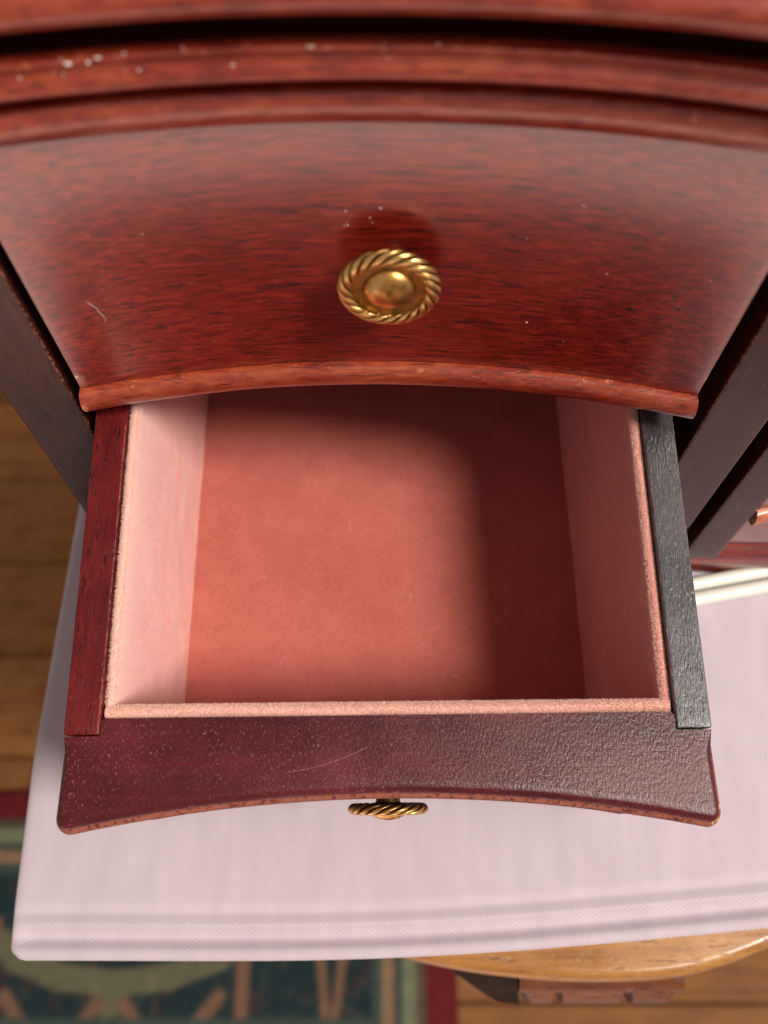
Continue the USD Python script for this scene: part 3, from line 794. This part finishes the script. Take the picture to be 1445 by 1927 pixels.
def side_board(sx):
    x0, x1 = sorted((sx * (HW - .0001), sx * (SB + .00015)))
    return fine_box(x0, x1, YN + .00025, DL, .004, DH + .0001, (6, 60, 6), .0005)
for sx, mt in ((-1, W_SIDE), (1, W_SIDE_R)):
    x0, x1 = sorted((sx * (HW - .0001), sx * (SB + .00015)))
    obj('side_board', side_board(sx), mt, od, smooth=60, wear_or_light=edge_wear((x0, YN, .004), (x1, DL, DH), .0005, 0.0, .8))
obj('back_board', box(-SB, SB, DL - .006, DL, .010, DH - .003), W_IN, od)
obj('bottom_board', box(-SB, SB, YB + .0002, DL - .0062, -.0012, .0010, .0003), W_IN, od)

# velvet lining: card wrapped in velvet, round along its top edge
LT = .0016
def lining(a, b, inward, z0, z1, t, n=150, fuzz=.00016, seed=0, lean=0.0):
    """A lining panel from a to b (plan points), its thickness towards inward."""
    a, b, inward = np.array(a), np.array(b), np.array(inward, float)
    prof = [(0, z0)] + [(0, z0 + (z1 - t * .5 - z0) * k) for k in (.33, .66, 1)]
    for k in np.linspace(0, math.pi, 13):
        prof.append((t / 2 - t / 2 * math.cos(k), z1 - t * .5 + t * .5 * math.sin(k)))
    prof += [(t, z0 + (z1 - t * .5 - z0) * k) for k in np.linspace(.96, 0, 22)]
    rows = []
    for s in np.linspace(0, 1, n):
        p = a + s * (b - a)
        rows.append([(*(p + inward * o), z) for o, z in prof])
    P = np.array(rows)
    q = meshkit.fbm(P * 500 + seed, 3) - .5
    low = meshkit.fbm(P * np.array([90, 90, 90]) + seed + 11, 2) - .5
    P[..., 0] += (q * fuzz * 2 + low * .0004) * abs(inward[0])
    P[..., 1] += (q * fuzz * 2 + low * .0004) * abs(inward[1])
    P[..., 2] += q * fuzz * np.clip((P[..., 2] - z1 + .004) / .004, 0, 1)
    return grid_closed(P)
FZ = .0145                        # velvet floor
top = DH - .0006
lin = [((-SB + .0002, YB + .0024), (-SB + .0002, DL - .0064), (1, 0)), ((SB - .0002, DL - .0064), (SB - .0002, YB + .0024), (-1, 0)), ((-SB + .0004, YB + .0002), (SB - .0004, YB + .0002), (0, 1))]
names = []
for i, (a, b, inw) in enumerate(lin):
    obj('velvet_lining', lining(a, b, inw, .0012, top - (.0004 if i < 2 else 0), LT if i < 2 else .0023, seed=i), VELVET_WALL, od, smooth=60, wear_or_light=lambda p, z1=top - (.0004 if i < 2 else 0), g=(.75, .40, .80)[i], w=(.022, .003, .0016)[i]: g * np.clip((p[:, 2] - z1 + w) / w, 0, 1) ** 1.5)  # paled towards the top, widest on the left: sunlight put into the colour
# the floor, and the flange of velvet card that turns up from it along both sides
XI = SB - .0002 - LT
def floor_z(y):
    return FZ - .0020 - np.clip((y - YB) / .1, 0, 1.3) * .0075
def tray_floor():
    xs = np.concatenate([[-XI + .0003], np.linspace(-XI + .001, XI - .001, 70), [XI - .0003]])
    ys = np.linspace(YB + .0031, DL - .0065, 100)
    rows = []
    for y in ys:
        z = float(floor_z(y))
        rows.append([(x, y, z) for x in xs] + [(XI - .0003, y, z - .0015), (-XI + .0003, y, z - .0015)])
    P = np.array(rows)
    P[:, :-2, 2] += (meshkit.fbm(P[:, :-2] * 60 + 3, 3) - .5) * .0006
    return grid_closed(P)
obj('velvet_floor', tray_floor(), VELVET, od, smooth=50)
def flange(sx):
    rows = []
    for y in np.linspace(YB + .0031, DL - .0066, 110):
        z0 = float(floor_z(y)) - .0010
        z1 = .0300
        pr = [(-.0003, z0), (-.0003, z1)] + [(-.0003 + .00030 - .00030 * math.cos(t), z1 + .00030 * math.sin(t)) for t in np.linspace(.3, math.pi, 6)]
        pr += [(.0003 + .0010 * k ** 3, z1 + (z0 - z1) * k) for k in np.linspace(.05, 1, 14)]
        rows.append([(sx * (XI - o), y, z) for o, z in pr])
    P = np.array(rows)
    P[..., 0] += (meshkit.fbm(P * np.array([0, 90, 140]) + 5 + sx, 3) - .5) * .0005 * (np.abs(np.abs(P[..., 0]) - XI) > -1) * (np.arange(P.shape[1]) > 2)
    return grid_closed(P)
for sx in (-1, 1):
    obj('velvet_flange', flange(sx), VELVET_WALL, od, smooth=50, wear_or_light=lambda p: .2 * np.clip((p[:, 2] - .0290) / .0008, 0, 1))  # flange edge paled too, its sheen put into the colour

# velvet pile standing on the rounded top edges of the lining
def pile():
    pts = []
    def hair(base, nrm, ln):
        nrm = nrm + RNG.normal(0, .35, 3)
        nrm /= np.linalg.norm(nrm)
        bend = RNG.normal(0, .25, 3)
        p1 = base + nrm * ln * .55
        p2 = base + nrm * ln + bend * ln * .35
        pts.extend([base, p1, p2])
    for i, (a, b, inw) in enumerate(lin):
        a, b, inw = np.array(a), np.array(b), np.array(inw, float)
        t = LT if i < 2 else .0023
        zt = top - (.0004 if i < 2 else 0)
        cnt = (9000, 20000, 26000)[i]
        for _ in range(cnt):
            s = RNG.random()
            k = RNG.uniform(.05, math.pi + .5)
            p = a + s * (b - a)
            kk = min(k, math.pi)
            o = t / 2 - t / 2 * math.cos(kk)
            z = zt - t * .5 + t * .5 * math.sin(kk) - max(0, k - math.pi) * .004
            base = np.array([*(p + inw * o), z])
            nrm = np.array([*(inw * -math.cos(kk)), math.sin(kk)])
            hair(base, nrm, RNG.uniform(.0002, .0005))
    P = np.array(pts, np.float32)
    n = len(P) // 3
    c = UsdGeom.BasisCurves.Define(stage, str(od.GetPath()) + '/velvet_pile')
    c.CreateTypeAttr('linear')
    c.CreateCurveVertexCountsAttr(Vt.IntArray.FromNumpy(np.full(n, 3, np.int32)))
    c.CreatePointsAttr(Vt.Vec3fArray.FromNumpy(P))
    c.CreateWidthsAttr(Vt.FloatArray.FromNumpy(np.tile(np.array([.00005, .000045, .000015], np.float32), n)))
    c.SetWidthsInterpolation('vertex')
    UsdShade.MaterialBindingAPI.Apply(c.GetPrim()).Bind(FIBRE)
    tag(c.GetPrim(), kind='stuff')
pile()
add_knob(od, .0343, .0064)

# ------------------------------------------------------------------ cord
def tube(pts, rad, sides=16):
    p = np.array(pts)
    t = np.gradient(p, axis=0)
    t /= np.linalg.norm(t, axis=1, keepdims=True)
    up_ = np.array([0, 0, 1.0])
    a = np.cross(t, up_)
    a /= np.linalg.norm(a, axis=1, keepdims=True)
    b = np.cross(a, t)
    an = np.linspace(0, 2 * math.pi, sides, endpoint=False)
    P = p[:, None] + rad * (np.cos(an)[None, :, None] * a[:, None] + np.sin(an)[None, :, None] * b[:, None])
    return grid_closed(P)
# a fine curved scratch in the varnish of the open drawer's top edge
st_ = np.linspace(0, 1, 24)
SCR = plain('scratch_pale', (.34, .17, .14), .5)
obj('scratch', tube([(-.0195 + .0155 * t, .0010 + .0046 * t - .0008 * math.sin(t * 3), DH + .00003) for t in st_], .00004, 6), SCR, od, smooth=True)
s = np.linspace(0, 1, 60)
def strand(off):
    return [(x, y + off, .0022) for x, y in zip(.074 + .125 * s, .0885 + .026 * s - .004 * s * s)]
r1, r2 = strand(0), strand(.0049)
loop = [(r1[-1][0] + .00245 * math.sin(a), (r1[-1][1] + r2[-1][1]) / 2 - .00245 * math.cos(a), .0021) for a in np.linspace(.2, math.pi - .2, 12)]
cable = r1 + loop + r2[::-1]
obj('cord', tube(cable, .0021), CORD, None, smooth=True, label='cream cord doubled back on itself on the pink book at the cabinet foot', cat='cord')

# ------------------------------------------------------------------ dust
def dust():
    ms = []
    def speck(p, rr):
        m_ = trimesh.creation.icosphere(0, rr)
        m_.vertices *= RNG.uniform(.4, 1.3, 3) * [RNG.choice([1, 1, 2.6]), 1, 1]
        m_.vertices += p
        ms.append(m_)
    for _ in range(24):
        x = RNG.uniform(-.055, .055)
        if RNG.random() < .5:
            x = RNG.uniform(-.055, -.005)
        speck((CX + x, CY_ + arc(x, R1) - RNG.uniform(.0012, .0032) - .0122 * x, RNG.choice([.1719, .1700])), RNG.uniform(.00008, .00022))
    for _ in range(16):
        x, z = RNG.uniform(-.058, .058), RNG.uniform(.012, .062)
        speck((CX + x, CY_ + arc(x, R1) - .0122 * x - .00005, DZ0 + z), RNG.uniform(.00004, .00011))
    for _ in range(7):
        x, z = RNG.uniform(-.008, .0), RNG.uniform(.043, .049)
        speck((CX + x, CY_ + arc(x, R1) - .0122 * x - .00005, DZ0 + z), RNG.uniform(.00006, .00014))
    def fibre(p, ax, ay, ln):
        a0 = RNG.uniform(0, 6.28)
        pts = []
        for t in np.linspace(0, 1, 9):
            a0 += RNG.normal(0, .35)
            p = p + (ax * math.cos(a0) + ay * math.sin(a0)) * ln / 8
            pts.append(p)
        ms.append(tube(pts, .000025, 5))
    X = np.array([1.0, 0, 0])
    for (x, z, ln) in ((-.0535, .031, .006), (.030, .050, .003), (-.040, .044, .0025)):
        fibre(np.array([CX + x, CY_ + arc(x, R1) - .0122 * x - .0001, DZ0 + z]), X, np.array([0, .03, 1.0]), ln)
    ct, st2 = math.cos(OT), math.sin(OT)
    for (x, y, ln) in ((-.028, .028, .004), (.006, .045, .003), (-.010, .066, .0035), (-.036, .052, .003), (.018, .024, .003)):
        z = float(floor_z(y)) + .0005
        fibre(np.array([OX + x, OY + y * ct - z * st2, OZ + y * st2 + z * ct]), X, np.array([0, ct, st2]), ln)
    obj('dust', cat_(*ms), DUST, None, smooth=False, label='pale dust and lint scattered on the upper rail and drawers', cat='dust', kind='stuff')
dust()
